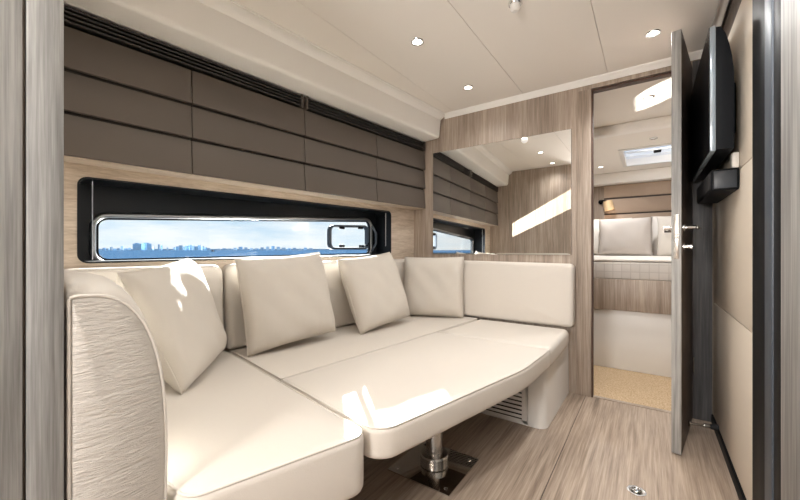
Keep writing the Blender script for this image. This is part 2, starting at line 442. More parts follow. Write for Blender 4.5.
# blind cords and cassette of the window
B().tube([H(sB - 0.043, -0.02, Z - 0.04), H(sB - 0.043, -0.02, Z + 0.278)], 0.0022, 6).build('blind_cord', 'aluminium', w1)
B().tube([H(sA + 0.022, -0.03, Z + 0.03), H(sA + 0.022, -0.03, Z + 0.29)], 0.0022, 6).build('blind_cord', 'aluminium', w1)
B().tube([H(gA + 0.004, -0.12, Z - 0.01), H(gA - 0.012, -0.09, Z + 0.05), H(gA - 0.014, -0.09, Z + 0.13), H(gA + 0.0, -0.12, Z + 0.19)], 0.009, 8).build('stay_arm', 'rubber_grey', w1)
# ---- soffit over the lockers
sp = [(0.0, 2.0), (0.0, 1.814), (0.128, 1.814), (0.236, 1.816), (0.248, 1.819), (0.254, 1.828), (0.257, 1.84), (0.268, 1.955), (0.290, 1.966), (0.306, 1.978), (0.309, 1.9995)]
B().loft([[H(s_, n_, z_) for n_, z_ in sp] for s_ in (-0.001, S_END)]).build('trim_5', 'white_paint', kind='structure', ang=50)
B().hbox(0.0, S_END, 0.309, 0.318, 1.9935, 1.9998).build('trim_6', 'white_paint', kind='structure')
# ---- forward bulkhead (behind the armrest), with the opening the camera looks through
FB = 0.161
wf = B().box(-2.1, -0.797, 0.10, FB, 0, 2.01).build('wall_fore', 'oak_vertical', kind='structure', smooth=False)
j1 = B().box(-0.796, -0.785, 0.1190, FB + 0.001, 0.001, 1.998).build('trim_7', 'oak_grey', kind='structure', bevel=0.0015)
j2 = B().box(-0.796, -0.785, -0.10, 0.1150, 0.001, 1.998).build('trim_8', 'oak_grey', kind='structure', bevel=0.0015)
B().box(-0.813, -0.7975, -0.09, 0.099, 0.0, 2.0).build('wall_jamb', 'black_matt', kind='structure', smooth=False)
# ---- right wall with cream panels
RX = 0.28
wr = B().box(RX + 0.014, RX + 0.06, -1.5, DB + 0.02, 0, 2.01).build('wall_right', 'black_matt', kind='structure', smooth=False)
for z0, z1 in ((0.045, 0.648), (0.651, 1.232), (1.235, 1.850)):
    B().box(RX, RX + 0.013, 1.605, DB - 0.001, z0, z1).build('wall_panel', 'wall_cream', wr, bevel=0.003)
B().box(RX + 0.002, RX + 0.0135, 1.605, DB - 0.001, 1.8525, 1.965).build('frieze', 'oak_dark', wr, bevel=0.001)
B().box(RX - 0.008, RX + 0.012, 1.40, DB - 0.001, 0.001, 0.044).build('baseboard_right', 'black_satin', kind='structure', bevel=0.002)
B().box(RX - 0.006, RX + 0.013, 1.425, 1.604, 0.045, 1.998).build('trim_9', 'black_satin', kind='structure', bevel=0.003)
B().box(RX - 0.012, RX + 0.013, 1.352, 1.424, 0.045, 1.998).build('trim_10', 'rubber_grey', kind='structure', bevel=0.004)
B().box(RX - 0.008, RX + 0.013, 1.282, 1.351, 0.045, 1.998).build('trim_11', 'black_satin', kind='structure', bevel=0.003)
B().box(RX - 0.012, RX + 0.013, 0.10, 1.272, 0.002, 1.998).build('trim_12', 'oak_grey', kind='structure', bevel=0.004)
# ---- lobby behind the camera
B().box(-0.87, -0.815, -1.5, 0.098, 0, 2.01).build('wall_lobby', 'oak_vertical', kind='structure', smooth=False)
B().box(-2.1, 0.40, -1.5, -1.46, 0, 2.06).build('wall_end', 'oak_vertical', kind='structure', smooth=False)
# ---- aft cabin shell
AX0, AX1, AY = -1.62, 1.25, 5.28
B().box(-1.8, 1.3, AY, AY + 0.04, 0, 2.06).build('wall_headboard', 'oak_vertical', kind='structure', smooth=False)
plate([(2.56, 0), (5.4, 0), (5.4, 2.06), (2.56, 2.06)], [fillet([(4.19, Z + 0.145), (4.49, Z + 0.145), (4.49, Z + 0.245), (4.19, Z + 0.245)], 0.049)],
      lambda u, v, w: Vector((w, u, v)), AX0 - 0.03, AX0).build('wall_port', 'oak_horizontal', kind='structure', smooth=False)  # unseen opening, sized to shape the glint patch on the aft ceiling
B().box(AX1, AX1 + 0.04, 2.56, 5.4, 0, 2.06).build('wall_starboard', 'oak_horizontal', kind='structure', smooth=False)
B().box(0.40, 1.3, 2.52, 2.559, 0, 2.06).build('wall_return', 'oak_vertical', kind='structure', smooth=False)
AC1, AC2, ASTEP = 1.972, 1.885, 3.50
HX0, HX1, HY0, HY1 = -0.215, 0.36, 4.03, 4.80
ca = B().box(-1.7, 1.3, 2.558, ASTEP, AC1, AC1 + 0.08).build('ceiling_aft', 'ceiling_panel', kind='structure', smooth=False)
plate([(-1.7, ASTEP), (1.3, ASTEP), (1.3, 5.4), (-1.7, 5.4)], [[(HX0, HY0), (HX1, HY0), (HX1, HY1), (HX0, HY1)]], XYZ, AC2, AC2 + 0.10).build('ceiling_bed', 'ceiling_panel', kind='structure', smooth=False)
B().loft([[(x, ASTEP - a_, AC2 + z) for a_, z in ((0, 0), (0.035, 0.002), (0.05, 0.012), (0.055, 0.03), (0.05, 0.06), (0.03, 0.0865), (0, 0.0865))] for x in (-1.6, 1.24)]).build('trim_13', 'white_paint', kind='structure', ang=50)
B().box(-1.6, 1.24, 5.12, AY - 0.001, 1.748, AC2 - 0.001).build('trim_14', 'white_paint', kind='structure', bevel=0.012)
# skylight hatch
w2 = thing('window_2', ((HX0 + HX1) / 2, (HY0 + HY1) / 2, AC2), kind='structure')
ho = [(HX0 - 0.03, HY0 - 0.03), (HX1 + 0.03, HY0 - 0.03), (HX1 + 0.03, HY1 + 0.03), (HX0 - 0.03, HY1 + 0.03)]
hi_ = [(HX0 + 0.008, HY0 + 0.008), (HX1 - 0.008, HY0 + 0.008), (HX1 - 0.008, HY1 - 0.008), (HX0 + 0.008, HY1 - 0.008)]
plate(ho, [hi_], XYZ, AC2 - 0.010, AC2 - 0.0005).build('hatch_trim', 'white_plastic', w2, bevel=0.002)
B().box(HX0 + 0.002, HX1 - 0.002, HY0 + 0.002, HY1 - 0.002, AC2 + 0.07, AC2 + 0.085).build('hatch_pane', 'hatch_glass', w2, smooth=False)
B().box(HX0 + 0.01, HX1 - 0.01, (HY0 + HY1) / 2 - 0.02, (HY0 + HY1) / 2, AC2 + 0.045, AC2 + 0.068).build('hatch_bar', 'aluminium', w2, bevel=0.003)
B().box(0.035, 0.10, (HY0 + HY1) / 2 + 0.0, (HY0 + HY1) / 2 + 0.06, AC2 + 0.03, AC2 + 0.068).build('hatch_handle', 'black_satin', w2, bevel=0.006)

# ================================================================== OUTSIDE
B().box(-9000, 800, -6000, 9000, SEA_Z - 1, SEA_Z).build('sea', 'sea', kind='structure', smooth=False, origin=(0, 0, SEA_Z))
def far(px, depth):
    t = (px - 400) / 356.0
    a_ = math.radians(35)
    return Vector((depth * (-math.sin(a_) + t * math.cos(a_)), depth * (math.cos(a_) + t * math.sin(a_)), SEA_Z))
shore = B()
p0, p1, p2, p3 = far(60, 3900), far(60, 4100), far(400, 4500), far(400, 4300)
up = Vector((0, 0, 14))
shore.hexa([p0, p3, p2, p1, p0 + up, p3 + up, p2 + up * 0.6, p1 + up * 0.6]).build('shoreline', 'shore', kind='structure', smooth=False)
blds = []
def tower(px, wpx, hpx, m, desc, steps=0):
    dep = 3600 + random.random() * 250
    c = far(px, dep); k = dep / 356.0; w = wpx * k; h = hpx * k + 2.2
    r = thing('tower_block', c, desc, 'building', 'skyline towers across the water')
    a_ = math.radians(35 + random.uniform(-20, 20)); ca_, sa_ = math.cos(a_), math.sin(a_)
    def bx(hw, hd, z0, z1):
        q = [(-hw, -hd), (hw, -hd), (hw, hd), (-hw, hd)]
        q = [(c.x + x * ca_ - y * sa_, c.y + x * sa_ + y * ca_) for x, y in q]
        return B().hexa([(x, y, SEA_Z + z0) for x, y in q] + [(x, y, SEA_Z + z1) for x, y in q])
    bx(w / 2, w * 0.35, 0, h).build('shaft', m, r, smooth=False)
    if steps: bx(w * 0.28, w * 0.2, h, h * 1.12).build('roof_storey', m, r, smooth=False)
    return r
sky = [(137, 6.0, 6.2), (146.5, 7.0, 6.4)]
desc = {137: 'wide haze-blue slab tower on the horizon, nearer the reveal of two tall ones',
        146.5: 'widest haze-blue slab tower on the horizon, right-hand of two tall ones'}
for px, w, h in sky: tower(px, w, h, 'tower_haze_blue', desc[px], 1)
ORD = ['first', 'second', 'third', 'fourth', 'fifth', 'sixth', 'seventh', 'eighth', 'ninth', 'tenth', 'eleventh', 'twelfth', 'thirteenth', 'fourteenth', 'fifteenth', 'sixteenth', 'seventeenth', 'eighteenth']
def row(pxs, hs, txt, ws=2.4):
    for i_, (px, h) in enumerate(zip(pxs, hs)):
        tower(px, ws * (0.75 + 0.25 * ((i_ * 7) % 5) / 4), h, ['tower_haze_blue', 'tower_haze_pale', 'tower_haze_slate'][(i_ * 5 + 1) % 3], txt % ORD[i_])
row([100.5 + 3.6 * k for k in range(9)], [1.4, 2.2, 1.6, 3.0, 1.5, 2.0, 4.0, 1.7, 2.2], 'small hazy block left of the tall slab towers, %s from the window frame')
row([153.5, 158.8, 161.6, 167.5], [3.4, 5.6, 4.6, 2.4], 'slim haze-pale tower, %s to the right of the tall slab towers', 1.4)
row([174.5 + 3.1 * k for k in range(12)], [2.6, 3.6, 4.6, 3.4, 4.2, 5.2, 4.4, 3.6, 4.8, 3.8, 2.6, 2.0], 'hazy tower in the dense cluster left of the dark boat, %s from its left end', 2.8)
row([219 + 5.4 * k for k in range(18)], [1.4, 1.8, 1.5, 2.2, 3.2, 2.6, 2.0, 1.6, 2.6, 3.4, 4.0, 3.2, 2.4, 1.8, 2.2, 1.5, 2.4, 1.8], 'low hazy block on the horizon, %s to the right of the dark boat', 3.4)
bp = far(213, 520); bt = thing('motor_boat', bp, 'tiny dark boat far out on the blue sea', 'boat')
def boatp(u, v, w):
    a_ = math.radians(35); return bp + Vector((u * math.cos(a_) - v * math.sin(a_), u * math.sin(a_) + v * math.cos(a_), w))
B().loft([[boatp(x * 0.92, y * 0.8, 0.02) for x, y in ((-3, -1), (2.0, -1), (3.4, 0), (2.0, 1), (-3, 1))], [boatp(x, y, 1.2) for x, y in ((-3, -1), (2.0, -1), (3.4, 0), (2.0, 1), (-3, 1))]]).build('hull', 'boat_hull', bt, smooth=False)
B().loft([[boatp(x, y, 1.2) for x, y in ((-1.6, -.7), (.9, -.7), (.9, .7), (-1.6, .7))], [boatp(x, y, 2.3) for x, y in ((-1.4, -.6), (.3, -.6), (.3, .6), (-1.4, .6))]]).build('wheelhouse', 'boat_hull', bt, smooth=False)

# ================================================================== LOCKERS
LYS = [2.520, 1.953, 1.364, 0.773, 0.170]
ldesc = ['dark taupe overhead locker next to the mirror bulkhead',
         'dark taupe overhead locker, second from the mirror bulkhead',
         'dark taupe overhead locker, third from the mirror bulkhead',
         'dark taupe overhead locker nearest the camera, beside the grey door jamb']
NF = 0.115
for i in range(4):
    s0, s1 = sY(LYS[i], NF) + (0.003 if i == 0 else 0), sY(LYS[i + 1], NF)
    r = thing('overhead_locker', H((s0 + s1) / 2, 0.06, 1.266), ldesc[i], 'locker', 'overhead lockers along the hull')
    B().hbox(s0 + 0.0008, s1 - 0.0008, 0.0015, NF - 0.017, 1.266, 1.736).build('body', 'locker_body', r, smooth=False)
    B().hbox(s0 + 0.0008, s1 - 0.0008, 0.0015, NF - 0.004, 1.262, 1.2655).build('base_board', 'oak_horizontal', r, smooth=False)
    for z0, z1 in ((1.267, 1.417), (1.429, 1.571), (1.583, 1.734)):
        # each slat of the front leans out a little towards its foot
        b = B().hexa([H(s0 + 0.0015, NF - 0.016, z0), H(s0 + 0.0015, NF + 0.006, z0), H(s1 - 0.0015, NF + 0.006, z0), H(s1 - 0.0015, NF - 0.016, z0),
                      H(s0 + 0.0015, NF - 0.016, z1), H(s0 + 0.0015, NF - 0.006, z1), H(s1 - 0.0015, NF - 0.006, z1), H(s1 - 0.0015, NF - 0.016, z1)])
        b.build('front_panel', 'locker_front', r, bevel=0.003)
for i, (Y0, Y1, d_) in enumerate(((2.515, 1.372, 'black slatted air grille above the lockers on the mirror side'), (1.352, 0.165, 'black slatted air grille above the lockers nearest the camera'))):
    s0, s1 = sY(Y0, NF), sY(Y1, NF)
    r = thing('air_grille', H((s0 + s1) / 2, 0.08, 1.738), d_, 'grille', 'air grilles over the lockers')
    B().hbox(s0, s1, 0.0015, 0.060, 1.738, 1.812).build('duct', 'slot_black', r, smooth=False)
    for sa in (s0, s1 - 0.012): B().hbox(sa, sa + 0.012, 0.061, NF + 0.004, 1.738, 1.812).build('end_piece', 'locker_front', r, bevel=0.001)
    for k in range(4):
        z = 1.746 + k * 0.0165
        B().hbox(s0 + 0.0125, s1 - 0.0125, 0.085, NF + 0.003, z, z + 0.0075).build('slat', 'grille_dark', r, bevel=0.001, seg=1)

# ================================================================== MIRROR
mr = thing('wall_mirror', (-0.925, DB - 0.004, Z - 0.033), 'large frameless mirror set into the oak bulkhead', 'mirror')
B().box(-1.438, -0.412, DB - 0.003, DB - 0.0003, Z - 0.033, Z + 0.785).build('backing', 'oak_dark', mr, smooth=False)
B().box(-1.436, -0.414, DB - 0.0065, DB - 0.0031, Z - 0.031, Z + 0.783).build('mirror_glass', 'mirror_silver', mr, smooth=False)

# ================================================================== SOFA
ST = 0.435        # seat top
TH = 0.105
base = thing('sofa_base', (-0.95, 1.6, 0), 'white moulded sofa plinth with a louvred air vent', 'sofa base')
pl = fillet([(-0.985, 1.918), (-0.432, 1.918), (-0.428, 2.52), (-0.985, 2.52)], [0, 0.05, 0, 0])
B().loft([[Vector((u, v, 0.0)) for u, v in pl], [Vector((u - 0.004, v + 0.004, ST - TH - 0.004)) for u, v in pl]]).build('end_plinth', 'plinth_white', base, ang=40)
B().hexa([H(0.005, 0.005, 0), H(0.005, 0.60, 0), H(1.54, 0.60, 0), H(1.54, 0.005, 0), H(0.005, 0.005, ST - TH - .004), H(0.005, 0.60, ST - TH - .004), H(1.54, 0.60, ST - TH - .004), H(1.54, 0.005, ST - TH - .004)]).build('hull_plinth', 'plinth_white', base, smooth=False)
base2 = thing('sofa_base', (-1.3, 0.6, 0), 'low plinth under the seat cushion beside the armrest', 'sofa base')
B().hexa([(-1.80, .335, 0), (-.85, .335, 0), (-.80, .72, 0), (-1.75, .90, 0), (-1.80, .335, ST - .166), (-.85, .335, ST - .166), (-.80, .72, ST - .166), (-1.75, .90, ST - .166)]).build('near_plinth', 'plinth_white', base2, smooth=False)
vf = B(); vx0, vx1, vz0, vz1, vy = -0.962, -0.522, 0.012, 0.300, 1.9175
for x0, x1, z0, z1 in ((vx0, vx0 + 0.022, vz0, vz1), (vx1 - 0.030, vx1, vz0, vz1), (vx0, vx1, vz0, vz0 + 0.016), (vx0, vx1, vz1 - 0.016, vz1)):
    vf.box(x0, x1, vy - 0.0085, vy - 0.0005, z0, z1)
vfo = vf.build('vent_frame', 'plinth_white', base, bevel=0.002)
B().box(vx0 + 0.01, vx1 - 0.01, vy - 0.004, vy - 0.0008, vz0 + 0.01, vz1 - 0.01).build('vent_shadow_gap', 'slot_black', vfo, smooth=False)
for k in range(11):
    z = vz0 + 0.024 + k * 0.0228
    B().hexa([(vx0 + .02, vy - .008, z), (vx1 - .028, vy - .008, z), (vx1 - .028, vy - .0045, z + .007), (vx0 + .02, vy - .0045, z + .007),
              (vx0 + .02, vy - .008, z + .007), (vx1 - .028, vy - .008, z + .007), (vx1 - .028, vy - .0045, z + .013), (vx0 + .02, vy - .0045, z + .013)]).build('louvre', 'plinth_white', vfo, smooth=False)

cushion('seat_cushion', [(-1.765, 0.330), (-0.745, 0.330), (-0.612, 0.742), (-1.720, 0.950)], [0.02, 0.05, 0.045, 0.02], ST - 0.163, ST, 0.022, 0.012, XYZ, 'cream_leather',
        'thick cream leather seat cushion beside the rounded armrest', 'cushion', 'cream leather seat cushions')
cushion('seat_cushion', [(-1.716, 0.957), (-1.150, 0.850), (-1.052, 1.872), (-1.005, 2.42), (-1.585, 2.42)], [0.02, 0.01, 0.0, 0.02, 0.02], ST - TH, ST - 0.001, 0.014, 0.003, XYZ, 'cream_leather',
        'long cream leather seat cushion under the hull window behind three pillows', 'cushion', 'cream leather seat cushions')
cushion('seat_cushion', [(-1.047, 1.876), (-0.400, 1.880), (-0.405, 2.42), (-1.000, 2.42)], [0.005, 0.05, 0.04, 0.02], ST - TH - 0.004, ST - 0.001, 0.03, 0.003, XYZ, 'cream_leather',
        'cream leather seat cushion against the mirror bulkhead above the louvred vent', 'cushion', 'cream leather seat cushions', piping=None)
cushion('seat_cushion', [(-1.145, 0.846), (-0.592, 0.745), (-0.418, 1.50), (-0.397, 1.872), (-1.047, 1.868)], [0.01, 0.075, 0.9, 0.03, 0.01], ST - 0.094, ST + 0.001, 0.020, 0.004, XYZ, 'cream_leather',
        'cream leather infill cushion lying on the lowered pedestal table', 'cushion', 'cream leather seat cushions')
# back cushions: outline in (s, z), thickness along n
BT = 0.855
def back(s0, s1, label, lean=0.03):
    fn = lambda u, v, w: H(u, w - max(0.0, v - ST) * lean / 0.4, v)
    return cushion('back_cushion', [(s0, ST + 0.004), (s1, ST + 0.004), (s1, BT), (s0, BT)], [0.02, 0.02, 0.045, 0.045], 0.035, 0.128, 0.03, 0.012, fn, 'cream_leather', label, 'cushion', 'cream leather back cushions', piping=None)
back(0.105, sY(0.945), 'long cream back cushion under the hull window, behind the middle pillows')
back(sY(0.932), sY(0.335), 'short cream back cushion under the window nearest the armrest')
fnb = lambda u, v, w: Vector((u, DB - w + max(0.0, v - ST) * 0.05, v))
cushion('back_cushion', [(-1.44, ST + 0.004), (-0.388, ST + 0.004), (-0.388, Z - 0.088), (-1.44, Z - 0.076)], [0.02, 0.025, 0.03, 0.03], 0.022, 0.105, 0.022, 0.006, fnb, 'cream_leather',
        'wide cream back cushion on the bulkhead below the mirror', 'cushion', 'cream leather back cushions', piping=None)
# rounded armrest against the forward bulkhead, outline in (y, z), length along x
ao = [(0.166, 0.25), (0.313, 0.25)]
for k in range(15):
    a_ = PI / 2 * k / 14
    ao.append((0.180 + 0.137 * max(0, math.cos(a_)) ** 0.72, 0.52 + 0.330 * math.sin(a_) ** 0.80))
ao += [(0.170, 0.848), (0.166, 0.843)]
AM = lambda u, v, w: Vector((w, u, v))
arm = thing('armrest', (-1.25, 0.23, 0.25), 'rounded cream leather armrest bolster with creased end and piping, beside the door jamb', 'armrest')
rr = densify(ao, 0.03)
big = [(u, v if v < 0.52 else 0.52 + (v - 0.52) * 1.105) for u, v in rr]
tgt = inset(rr, 0.002)
rings = [[AM(u, v, -1.745) for u, v in inset(big, 0.01)], [AM(u, v, -1.735) for u, v in big], [AM(u, v, -0.86) for u, v in big]]
for j_ in range(1, 7):
    a_ = PI / 2 * j_ / 6
    q_ = 1 - math.cos(a_)
    rings.append([AM(u0 + (u1 - u0) * q_, v0 + (v1 - v0) * q_, -0.86 + 0.067 * math.sin(a_)) for (u0, v0), (u1, v1) in zip(big, tgt)])
B().loft(rings).build('bolster', 'cream_leather', arm, ang=50)
ri = inset(rr, 0.005)
cxa = sum(p[0] for p in ri) / len(ri); cya = sum(p[1] for p in ri) / len(ri)
er = [[AM(u, v, -0.7925) for u, v in ri], [AM(u, v, -0.788) for u, v in inset(rr, 0.007)]]
for q in (0.9, 0.7, 0.45, 0.15): er.append([AM(cxa + (u - cxa) * q, cya + (v - cya) * q, -0.788 + 0.010 * (1 - q * q)) for u, v in inset(rr, 0.007)])
B().loft(er).build('end_panel', 'wrinkled_leather', arm, ang=60)
B().tube([AM(u, v, -0.790) for u, v in inset(rr, 0.003)], 0.0032, 8, True).build('piping', 'cream_leather', arm, ang=80)

# ================================================================== PILLOWS
def pillow(name, bottom, d, width, height, thick, tilt, m, label, cat='pillow', group=None, roll=0.0, seed=0, n=26, seam=True):
    rnd = random.Random(seed)
    d = Vector((d[0], d[1], 0)).normalized(); up = Vector((0, 0, 1)); a_ = math.radians(tilt)
    ez = up * math.cos(a_) - d * math.sin(a_); en = d * math.cos(a_) + up * math.sin(a_); ex = ez.cross(en).normalized() * -1
    ph = [rnd.uniform(0, 6.28) for _ in range(6)]
    def pt(u, v, side):
        # outline: sides pulled in between the corners
        px = u * (1 - 0.035 * (1 - v * v) * abs(u) ** 2) ; pz = v * (1 - 0.035 * (1 - u * u) * abs(v) ** 2)
        t = ((1 - u ** 4) * (1 - v ** 4))
        t = max(0.0, t) ** 0.46
        t *= 1 - 0.12 * (0.5 + 0.5 * math.sin(3.1 * u + ph[0])) * v * v
        w = 0.004 * math.sin(5 * u + 3 * v + ph[1]) * t + 0.0025 * math.sin(9 * u - 7 * v + ph[2]) * t
        # creases fanning from the corners
        for i, (cu, cv) in enumerate(((-1, -1), (1, -1), (-1, 1), (1, 1))):
            du, dv = u - cu, v - cv; rr_ = math.hypot(du, dv)
            w += 0.004 * math.sin(7 * math.atan2(dv, du) + ph[i]) * math.exp(-rr_ * 1.5) * min(1, rr_ * 3)
        y = side * (t * thick / 2) + w + 0.012 * math.sin(ph[3] + 1.5 * u) * v
        x_, z_ = px * width / 2, pz * height / 2
        cr_, sr_ = math.cos(roll), math.sin(roll)
        return (x_ * cr_ - z_ * sr_, y, x_ * sr_ + z_ * cr_)
    g = [-math.cos(PI * i / n) * 0.35 + (-1 + 2 * i / n) * 0.65 for i in range(n + 1)]
    raw = {s: [[pt(g[i], g[j], s) for i in range(n + 1)] for j in range(n + 1)] for s in (1, -1)}
    zmin = min(p[2] * math.cos(a_) + p[1] * math.sin(a_) for s in raw for r_ in raw[s] for p in r_)
    b0 = Vector(bottom)
    c = b0 + ez * (height / 2)
    W_ = lambda p: c + ex * p[0] + en * p[1] + ez * p[2]
    zz = min(W_(p).z for s in raw for r_ in raw[s] for p in r_)
    c = c + Vector((0, 0, b0.z - zz))
    b = B()
    for s in (1, -1):
        vs = [W_(p) for r_ in raw[s] for p in r_]
        fs = []
        for j in range(n):
            for i in range(n):
                q = (j * (n + 1) + i, j * (n + 1) + i + 1, (j + 1) * (n + 1) + i + 1, (j + 1) * (n + 1) + i)
                fs.append(q if s == 1 else q[::-1])
        b.add(vs, fs)
    r = thing(name, (b0.x, b0.y, b0.z), label, cat, group)
    b.build('pillowcase', m, r, ang=80)
    if seam:
        loop = [raw[1][0][i] for i in range(n + 1)] + [raw[1][j][n] for j in range(1, n + 1)] + [raw[1][n][i] for i in range(n - 1, -1, -1)] + [raw[1][j][0] for j in range(n - 1, 0, -1)]
        B().tube([W_(p) for p in loop], 0.0022, 5, True).build('seam', m, r, ang=80)
    return r
G = 'cream scatter pillows on the sofa'
pillow('scatter_pillow', (-1.418, 0.698, ST + 0.014), (0.74, 0.67), 0.46, 0.44, 0.15, 21, 'pillow_fabric', 'cream scatter pillow leaning in the corner by the armrest', 'pillow', G, roll=math.radians(-4), seed=3)
pillow('scatter_pillow', (-1.468, 1.160, ST + 0.004), (0.99, -0.12), 0.49, 0.45, 0.16, 11, 'pillow_fabric', 'cream scatter pillow standing upright below the middle of the window', 'pillow', G, roll=math.radians(-4), seed=5)
pillow('scatter_pillow', (-1.352, 1.765, ST + 0.004), (0.99, -0.10), 0.47, 0.46, 0.16, 19, 'pillow_fabric', 'cream scatter pillow slumped back below the small opening port', 'pillow', G, roll=math.radians(-5), seed=8)
pillow('scatter_pillow', (-1.300, 2.265, ST + 0.002), (0.35, -0.94), 0.45, 0.44, 0.16, 9, 'pillow_fabric', 'cream scatter pillow in the far sofa corner below the mirror', 'pillow', G, seed=11)

# ================================================================== PEDESTAL TABLE
tb = thing('pedestal_table', (-0.757, 1.338, 0), 'lowered table with a steel column on a polished square floor plate', 'table')
B().prism(fillet([(-1.03, 0.98), (-0.66, 0.90), (-0.50, 1.74), (-1.0, 1.78)], 0.03), XYZ, ST - 0.122, ST - 0.0955).build('tabletop', 'oak_dark', tb, bevel=0.003)
pc = (-0.757, 1.338)
B().box(pc[0] - 0.1435, pc[0] + 0.1435, pc[1] - 0.1435, pc[1] + 0.1435, 0.0005, 0.006).build('floor_plate', 'polished_plate', tb, bevel=0.0015)
for dx in (-1, 1):
    for dy in (-1, 1): B().lathe([(0.008, 0.006), (0.008, 0.0075), (0.005, 0.0085), (0.0, 0.0085)], (pc[0] + dx * .115, pc[1] + dy * .115, 0), n=12).build('bolt', 'chrome', tb)
B().lathe([(0.054, 0.0061), (0.060, 0.010), (0.061, 0.050), (0.057, 0.056), (0.040, 0.058)], (*pc, 0), n=40).build('collar', 'brushed_steel', tb)
B().lathe([(0.035, 0.058), (0.035, 0.25), (0.040, 0.252), (0.040, 0.262), (0.034, 0.264), (0.034, ST - 0.1222)], (*pc, 0), n=36).build('column', 'brushed_steel', tb)

# ================================================================== DOOR LEAF
hinge = Vector((0.176, DB - 0.016, 0)); edge = Vector((0.100, 2.03, 0))
dv = (edge - hinge); DWID = dv.length; du_ = dv.normalized(); dn = Vector((-du_.y, du_.x, 0))   # dn points to +x side
if dn.x < 0: dn = -dn
D = lambda u, w, z: hinge + du_ * u + dn * w + Vector((0, 0, z))
dr = thing('door_1', hinge, kind='structure')
def dbox(u0, u1, w0_, w1_, z0, z1):
    return B().hexa([D(u0, w0_, z0), D(u1, w0_, z0), D(u1, w1_, z0), D(u0, w1_, z0), D(u0, w0_, z1), D(u1, w0_, z1), D(u1, w1_, z1), D(u0, w1_, z1)])
dbox(0, DWID - 0.003, -0.018, 0.018, 0.006, 1.915).build('door_leaf', 'oak_dark', dr, bevel=0.001)
dbox(DWID - 0.0028, DWID, -0.018, 0.018, 0.006, 1.915).build('edge_band', 'oak_grey', dr, bevel=0.001)
dbox(DWID - 0.001, DWID + 0.0015, -0.010, 0.010, 0.885, 1.085).build('lock_plate', 'brushed_steel', dr, bevel=0.001)
dbox(DWID + 0.0015, DWID + 0.007, -0.006, 0.006, 0.975, 1.0).build('latch_bolt', 'chrome', dr, bevel=0.001)
hz, kz = 1.028, 0.940
hu = DWID - 0.055
hd = B().lathe([(0.018, 0), (0.018, 0.006), (0.012, 0.009), (0.009, 0.010), (0.009, 0.045), (0.012, 0.05), (0.0, 0.052)], D(hu, 0.018, hz), dn, 20).build('handle_rose', 'chrome', dr)
B().tube([D(hu, 0.062, hz), D(hu - 0.02, 0.066, hz), D(hu - 0.105, 0.066, hz)], [0.009, 0.009, 0.008], 12).build('lever', 'chrome', hd)
B().lathe([(0.017, 0), (0.017, 0.006), (0.010, 0.009), (0.010, 0.024), (0.013, 0.026), (0.013, 0.034), (0.0, 0.036)], D(hu, 0.018, kz), dn, 20).build('thumb_turn', 'chrome', dr)
hd2 = B().lathe([(0.018, 0), (0.018, 0.006), (0.009, 0.010), (0.009, 0.035), (0.0, 0.036)], D(hu, -0.018, hz), -dn, 20).build('handle_rose', 'chrome', dr)
B().tube([D(hu, -0.05, hz), D(hu - 0.02, -0.054, hz), D(hu - 0.105, -0.054, hz)], 0.008, 12).build('lever', 'chrome', hd2)
for z in (0.30, 1.62): B().tube([D(-0.004, 0.020, z - 0.04), D(-0.004, 0.020, z + 0.04)], 0.006, 10).build('hinge', 'chrome', dr)
# hold-back catch between leaf and wall
ds = thing('door_stop', (0.26, 2.35, 0.05), 'small chrome door hold-back rod low on the cream wall', 'door stop')
q0 = D(DWID * 0.42, 0.0185, 0.05); q1 = Vector((RX - 0.0005, q0.y + 0.03, 0.05)); q1.z = q0.z
dirv = (q1 - q0); Lq = dirv.length
B().lathe([(0.014, 0.0), (0.014, 0.006), (0.007, 0.009), (0.006, Lq * 0.55)], q0 + dirv * 0.004, dirv, 14).build('rod', 'chrome', ds)
B().lathe([(0.009, Lq * 0.5), (0.011, Lq * 0.55), (0.011, Lq * 0.7)], q0, dirv, 14).build('catch', 'chrome', ds)
B().lathe([(0.010, Lq * 0.7), (0.012, Lq * 0.75), (0.016, Lq * 0.98)], q0, dirv, 14).build('buffer', 'black_matt', ds)

# ================================================================== TV, SOUNDBAR
tv = thing('television', (0.20, 2.07, Z + 0.36), 'black flat television on a wall bracket above the soundbar', 'television')
ty0, ty1, tz0, tz1 = 1.722, 2.44, Z + 0.361, Z + 0.819
B().box(0.182, 0.199, ty0, ty1, tz0, tz1).build('bezel', 'bezel_gloss', tv, bevel=0.003)
B().box(0.1800, 0.1818, ty0 + 0.002, ty1 - 0.002, tz0 + 0.002, tz1 - 0.002).build('screen', 'black_gloss', tv, smooth=False)
hp = [(ty0 + 0.004, tz0 + 0.004), (ty1 - 0.004, tz0 + 0.004), (ty1 - 0.004, tz1 - 0.004), (ty0 + 0.004, tz1 - 0.004)]
hs = lambda k0, kt: [(ty0 + k0, tz0 + 0.006), (ty1 - k0, tz0 + 0.006), (ty1 - k0, tz1 - kt), (ty0 + k0, tz1 - kt)]
B().loft([[Vector((x_, u, v)) for u, v in hs(k0, kt)] for x_, k0, kt in ((0.1993, 0.004, 0.004), (0.214, 0.004, 0.008), (0.226, 0.005, 0.035), (0.236, 0.007, 0.075), (0.244, 0.009, 0.12), (0.250, 0.012, 0.18))]).build('rear_housing', 'black_satin', tv, ang=60)
br_ = B().box(0.2505, RX - 0.0005, 1.90, 2.15, Z + 0.46, Z + 0.66).build('wall_bracket', 'black_satin', tv, bevel=0.006)
B().box(0.216, 0.228, ty0 + 0.006, ty0 + 0.0125, tz0 + 0.052, tz0 + 0.060).build('brand_badge', 'aluminium', tv)
sb = thing('soundbar', (0.24, 2.05, Z + 0.23), 'black soundbar shelf unit below the television', 'soundbar')
